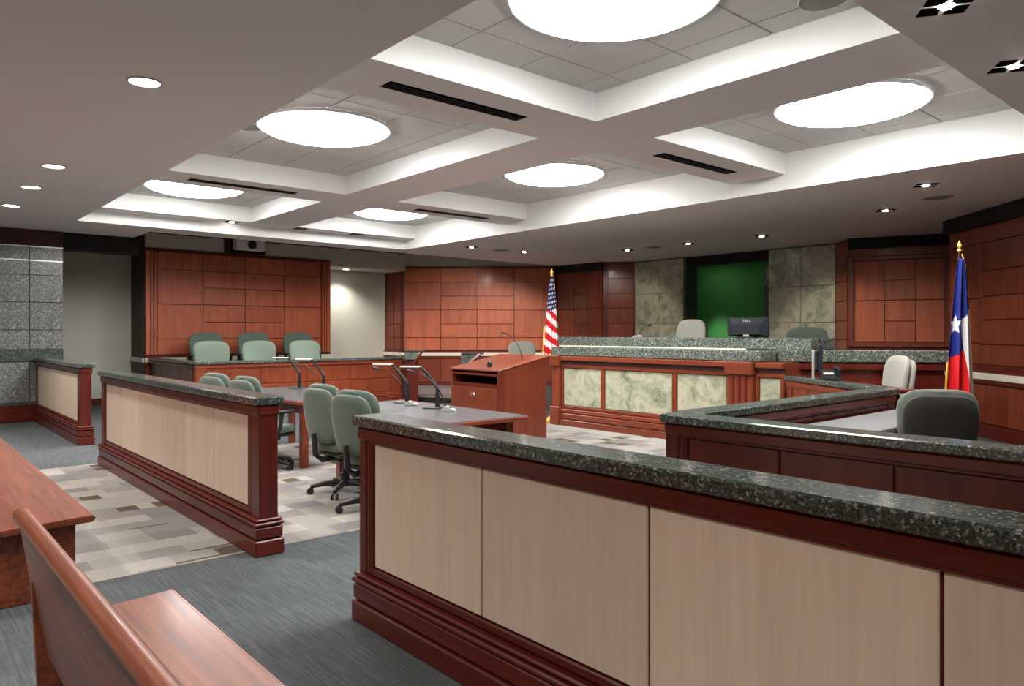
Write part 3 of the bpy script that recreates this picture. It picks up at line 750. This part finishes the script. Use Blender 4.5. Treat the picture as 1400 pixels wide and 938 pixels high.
# desk lamps and microphones
def desk_lamp(x, y, rz, label, z=.76):
    t = thing('desk_lamp', label, 'lamp', (x, y, z), rz, 'black desk lamps')
    box('base', 'black', t, -.10, .08, -.07, .07, 0, .014, .005)
    tube('post', 'black', t, [(0.03, 0, .01), (0.03, 0, .10), (.03, 0, .20)], [.026, .022, .018], 8)
    tube('arm', 'black', t, [(.03, 0, .20), (-.02, 0, .27), (-.12, 0, .38), (-.155, 0, .40)], [.018, .017, .014, .012], 8)
    box('head', 'stone', t, -.36, -.15, -.035, .035, .395, .412, .005)
    return t
desk_lamp(4.14, 5.90, -1.0, 'black angled desk lamp on the nearer counsel table, closer to camera')
desk_lamp(4.22, 6.56, -1.0, 'black angled desk lamp on the nearer counsel table, farther back')
desk_lamp(4.25, 8.52, -1.0, 'black angled desk lamp on the farther counsel table, closer to camera')
desk_lamp(4.25, 9.22, -1.0, 'black angled desk lamp on the farther counsel table, farther back')
def mic(x, y, z, rz, label, h=.34, reach=.30, base=True):
    t = thing('gooseneck_microphone', label, 'microphone', (x, y, z), rz, 'gooseneck microphones')
    if base:
        side_prism('base', 'silver', t, [(-.07, 0), (.07, 0), (.065, .015), (-.02, .05), (-.065, .03)], -.055, .055, bev=.006)
        box('button', 'black', t, -.025, .025, -.005, .025, .03, .044, .004)
    pts = [(0, -.03, .02)] + [(0, -.03 - reach * s ** 1.5, .03 + h * (1 - (1 - s) ** 1.6)) for s in (.15, .35, .55, .75, .9, 1.0)]
    tube('neck', 'black', t, pts, [.007, .007, .006, .006, .005, .005, .005], 6)
    e_ = Vector(pts[-1]); d = (e_ - Vector(pts[-2])).normalized()
    tube('capsule', 'black', t, [e_, e_ + d * .02, e_ + d * .06, e_ + d * .07], [.008, .014, .014, .008], 8)
mic(4.12, 6.28, .76, -2.35, 'silver-based gooseneck microphone on the nearer counsel table, left one')
mic(4.08, 5.58, .76, -2.35, 'silver-based gooseneck microphone on the nearer counsel table, right one')
mic(4.12, 8.16, .76, -2.35, 'silver-based gooseneck microphone on the farther counsel table')
mic(9.35, 7.62, 1.425, 1.0, 'small black microphone on the judge bench before the pale chair', .16, .14)

# ------------------------------------------------------------------ lectern
t = thing('lectern', 'cherry wood lectern with sloped top, open shelf and drawer', 'lectern', (6.0, 7.13, 0))
D_, W_ = .84, 1.02
def cheek(y0, y1):
    bm = bmesh.new(); pr = [(0, 0), (D_, 0), (D_, 1.16), (0, 1.0)]
    lo = [bm.verts.new((x, y0, z)) for x, z in pr]; hi = [bm.verts.new((x, y1, z)) for x, z in pr]
    bm.faces.new(lo); bm.faces.new(hi[::-1])
    for i in range(4): bm.faces.new((lo[i], lo[(i + 1) % 4], hi[(i + 1) % 4], hi[i]))
    bm_obj('side_panel', bm, 'cherry_z', t)
cheek(0, .03); cheek(W_ - .03, W_)
box('far_panel', 'cherry_z', t, D_ - .03, D_, .03, W_ - .03, 0, 1.155)
bm = bmesh.new(); add_box(bm, -.02, .90, -.015, W_ + .015, -0.012, .012, .006)
for v in bm.verts: v.co.z += 1.012 + .16 * v.co.x / D_
bm_obj('sloped_top', bm, 'cherry_x', t)
box('shelf', 'mahog_y', t, .01, D_ - .03, .03, W_ - .03, .79, .83); box('shelf_back', 'slot', t, .35, .36, .03, W_ - .03, .83, 1.0); box('shelf_top', 'mahog_y', t, -.01, .3, .03, W_ - .03, .94, .97)
d = box('drawer', 'cherry_z', t, -.008, .05, .035, W_ - .035, .44, .785, .006)
box('lower_door', 'cherry_z', t, -.004, .05, .035, W_ - .035, .06, .43, .006); box('carcass', 'groove', t, .05, .3, .03, W_ - .03, .05, .79)
lk = lathe('lock', 'chrome', d, [(.026, 0), (.02, .006), (.012, .012)], 12, (-.029, 0, .07)); lk.rotation_euler = (0, -PI / 2, 0)
tube('key', 'chrome', d, [(-.03, 0, .07), (-.09, -.03, .075), (-.10, -.08, .115)], .012, 6)
lathe('microphone_socket', 'black', t, [(.03, 0), (.034, .015), (.03, .07), (.02, .08)], 14, (.14, .36, 1.04))
mic(6.62, 7.35, 1.12, -2.3 - PI / 4, 'slim gooseneck microphone standing up from the lectern', .34, .34, False)

# small stone-capped lean-to ledges by the witness stand
for (x, y, s_) in ((8.57, 13.03, 'beside the end of the jury box'), (8.3, 10.7, 'behind the lectern')):
    t = thing('ledge_stand', 'small granite ledge on a slanted wooden bracket ' + s_, 'stand', (x, y, 0.0), -0.72)
    box('post', 'mahog_z', t, -.1, .12, 0, .1, 0, .93, .008); box('granite_block', 'granite_bench', t, -.16, .12, -.06, .16, .93, 1.1, .01)
    box('granite_top', 'granite', t, -.16, .26, -.08, .18, 1.1, 1.135, .008)
    tube('bracket', 'cherry_z', t, [(-.22, -.1, .78), (.2, -.1, 1.1)] if s_.startswith('behind') else [(.02, -.1, .82), (.22, -.1, 1.1)], .025, 4)

# ------------------------------------------------------------------ pews
def pew(label, x, y0, y1):
    """sitter faces +x; back leans towards -x"""
    t = thing('pew', label, 'pew', (x, y0, 0), 0, 'gallery pews')
    Lp = y1 - y0
    def sweep(nm_, prof, a, b, smooth=False, bev=0.0):
        o = side_prism(nm_, 'pew', t, [(-p, q) for p, q in prof], 0, b - a, smooth, bev)
        o.rotation_euler = (0, 0, PI / 2); o.location = (0, a, 0); return o
    # swept along y: local profile (-x, z) so that +x comes out right after the quarter turn
    sweep('seat', [(.06, .40), (.52, .415), (.53, .425), (.53, .445), (.515, .455), (.06, .435)], 0, Lp, bev=.006)
    sweep('back', [(.06, .36), (.085, .36), (.02, .82), (-.005, .82)], 0, Lp, bev=.006)
    rl = [(.004 + .028 * math.cos(2 * PI * k / 16), .838 + .026 * math.sin(2 * PI * k / 16)) for k in range(16)]
    sweep('top_rail', rl, -.015, Lp + .015, True)
    sweep('stretcher', [(.20, .22), (.225, .22), (.225, .40), (.20, .40)], .08, Lp - .08)
    for yy in ([.06, Lp / 2, Lp - .10]):
        sweep('end_support', [(.05, 0), (.44, 0), (.44, .405), (.06, .40), (.05, .62), (.02, .62)], yy, yy + .045, bev=.005)
    return t
pew('cherry wood pew in the bottom left corner with its back towards the camera', .40, -2.4, 3.16)
pew('cherry wood pew at the left edge standing on the patchwork carpet', .43, 4.74, 9.2)

# ------------------------------------------------------------------ flags
def flag(name, label, loc, rz, colour, h=1.45, top=2.36, wid=.26, fringe=True, pole_h=2.5, seed=1):
    t = thing(name, label, 'flag', loc, rz)
    lathe('stand', 'gold', t, [(.17, 0), (.17, .03), (.09, .05), (.035, .10), (.02, .13)], 24)
    lathe('pole', 'darkwood', t, [(.015, .1), (.015, pole_h)], 12)
    lathe('finial', 'gold', t, [(.008, pole_h), (.03, pole_h + .02), (.012, pole_h + .045), (.03, pole_h + .075), (.004, pole_h + .14)], 12)
    tube('cord', 'gold', t, [(.02, -.02, pole_h - .02), (.045, -.05, pole_h - .16), (.03, -.07, pole_h - .34), (.05, -.08, pole_h - .5)], .008, 6)
    NU, NV = 72, 130
    bm = bmesh.new(); cl = bm.loops.layers.float_color.new('col')
    g = []
    def pos(u, v):
        # v 0 bottom .. 1 top, u 0 .. 1 across the gathered cloth
        half = wid * (.16 + .84 * (1 - v) ** .7)
        x = (u - .45) * half * 1.15 - .12 * wid * (1 - v)
        z = top - h * (1 - v) + .10 * u * (1 - v) * 1.3
        fold = .055 * (.3 + .7 * (1 - v) ** .5)
        y = -.045 - fold * math.sin(u * PI * 5.0 + seed + .6 * v) - .05 * math.sin(u * PI)
        return (x, y, z)
    for j in range(NV + 1): g.append([bm.verts.new(pos(i / NU, j / NV)) for i in range(NU + 1)])
    for j in range(NV):
        for i in range(NU):
            f = bm.faces.new((g[j][i], g[j][i + 1], g[j + 1][i + 1], g[j + 1][i])); f.smooth = True
            c_ = colour((i + .5) / NU, (j + .5) / NV)
            for lp in f.loops: lp[cl] = (*c_, 1)
    me = bpy.data.meshes.new('cloth'); bm.to_mesh(me); bm.free(); o = link('cloth', me, 'flag', t)
    so = o.modifiers.new('thick', 'SOLIDIFY'); so.thickness = .004
    if fringe:
        bm = bmesh.new(); add_tube(bm, [Vector(pos(0, j / 60)) + Vector((-.008, 0, 0)) for j in range(0, 24)], .012, 6)
        add_tube(bm, [Vector(pos(i / 40, 0)) + Vector((0, 0, -.008)) for i in range(41)], .010, 6); bm_obj('fringe', bm, 'gold', t)
    return t
RED, WHT, BLU = (.62, .02, .035), (.82, .80, .78), (.015, .022, .12)
def usa(u, v):
    s = v + .22 * u
    if v > .56 + .03 * math.sin(u * 9):
        a, b = u * 5.0, v * 17.0
        j = math.floor(b); fx = (a + .5 * (j % 2)) % 1 - .5; fy = b % 1 - .5
        return WHT if (fx * fx * .8 + fy * fy) < .07 else BLU
    return RED if math.floor((s + .02) * 11.5) % 2 else WHT
TB, TR = (.018, .028, .20), (.70, .018, .025)
def texas(u, v):
    def star(cx_, cy_, r):
        dx, dy = (u - cx_) * 1.0, (v - cy_) * 3.2
        rr = math.hypot(dx, dy); th = math.atan2(dx, dy) % (2 * PI / 5); th = min(th, 2 * PI / 5 - th)
        return rr < r * .382 / max(.05, math.cos(PI / 5 * 2 - th) if False else (math.sin(th) * .95 + math.cos(th) * .40))
    edge = .50 + .42 * max(0, (.60 - v)) / .60
    if u > edge and v < .68 - .12 * (1 - u): return WHT
    if v < .40 + .05 * u: return TR
    if star(.20, .60, .22): return WHT
    return TB
flag('national_flag', 'striped flag with white stars on blue, draped on a pole by the bench', (8.62, 8.86, 0), -0.72, usa, 1.32, 2.42, .24, True, 2.44, 1)
flag('state_flag', 'blue, white and red flag with one white star on a pole by the right wall', (9.58, 3.01, 0), -0.95, texas, 1.95, 2.36, .30, True, 2.44, 2.2)

# ------------------------------------------------------------------ things on the bench and clerk counter
t = thing('monitor', 'black computer monitor seen from behind on the judge bench', 'monitor', (9.55, 5.75, 1.425), -PI / 2 + .12)
box('foot', 'black', t, -.13, .13, -.1, .1, 0, .02, .006); box('stand', 'silver', t, -.045, .045, -.055, -.02, .0, .16, .005)
bm = bmesh.new(); add_box(bm, -.31, .31, 0, .035, .02, .30, .006); bm_obj('screen_frame', bm, 'black', t)
bm = bmesh.new()
a_ = [bm.verts.new(p) for p in ((-.30, 0, .03), (.30, 0, .03), (.30, 0, .29), (-.30, 0, .29))]; b_ = [bm.verts.new(p) for p in ((-.20, -.06, .05), (.20, -.06, .05), (.20, -.06, .20), (-.20, -.06, .20))]
bm.faces.new(a_[::-1]); bm.faces.new(b_)
for i in range(4): bm.faces.new((a_[i], a_[(i + 1) % 4], b_[(i + 1) % 4], b_[i]))
bs = bm_obj('back_shell', bm, 'navy', t)
cu = bpy.data.curves.new('logo', 'FONT'); cu.body = 'DELL'; cu.size = .055; cu.align_x = 'CENTER'; cu.extrude = .001
tmp = bpy.data.objects.new('logo_tmp', cu); C.objects.link(tmp)
dg = bpy.context.evaluated_depsgraph_get(); me = bpy.data.meshes.new_from_object(tmp.evaluated_get(dg)); bpy.data.objects.remove(tmp)
lg = link('logo', me, 'silver', bs, (0, -.042, .235)); lg.rotation_euler = (PI / 2 - .58, 0, 0)
loc, rz, Lc = frame_of((8.36, 4.5), (7.22, 2.95))
t = thing('counter_shelf', 'narrow work counter behind the slanting clerk rail', 'shelf', loc, rz)
box('shelf_board', 'mahog_x', t, .05, 1.75, .17, .52, .90, .94, .006)
for q in (.3, 1.45): box('bracket', 'mahog_z', t, q, q + .04, .2, .48, 0, .90)
t = thing('monitor', 'thin monitor seen edge-on on the clerk counter before the dark chair', 'monitor', (8.35, 4.10, .94), -1.1)
box('foot', 'black', t, -.09, .09, -.08, .08, 0, .02, .006); box('stand', 'silver', t, -.075, -.045, -.02, .02, .01, .36, .004); box('screen', 'navy', t, .0, .04, -.16, .16, .08, .42, .008); box('back_shell', 'black', t, -.045, .0, -.1, .1, .12, .36, .015)
t = thing('telephone', 'dark desk telephone with silver keypad on the clerk rail', 'telephone', (7.92, 3.75, .98), 2.2)
side_prism('body', 'black', t, [(-.1, 0), (.1, 0), (.1, .03), (-.07, .11), (-.1, .11)], -.09, .09, bev=.006)
box('keypad', 'silver', t, -.02, .08, -.06, .06, .06, .082, .004); tube('handset', 'black', t, [(-.06, -.11, .10), (-.065, -.07, .135), (-.065, .07, .135), (-.06, .11, .10)], [.025, .02, .02, .025], 8)
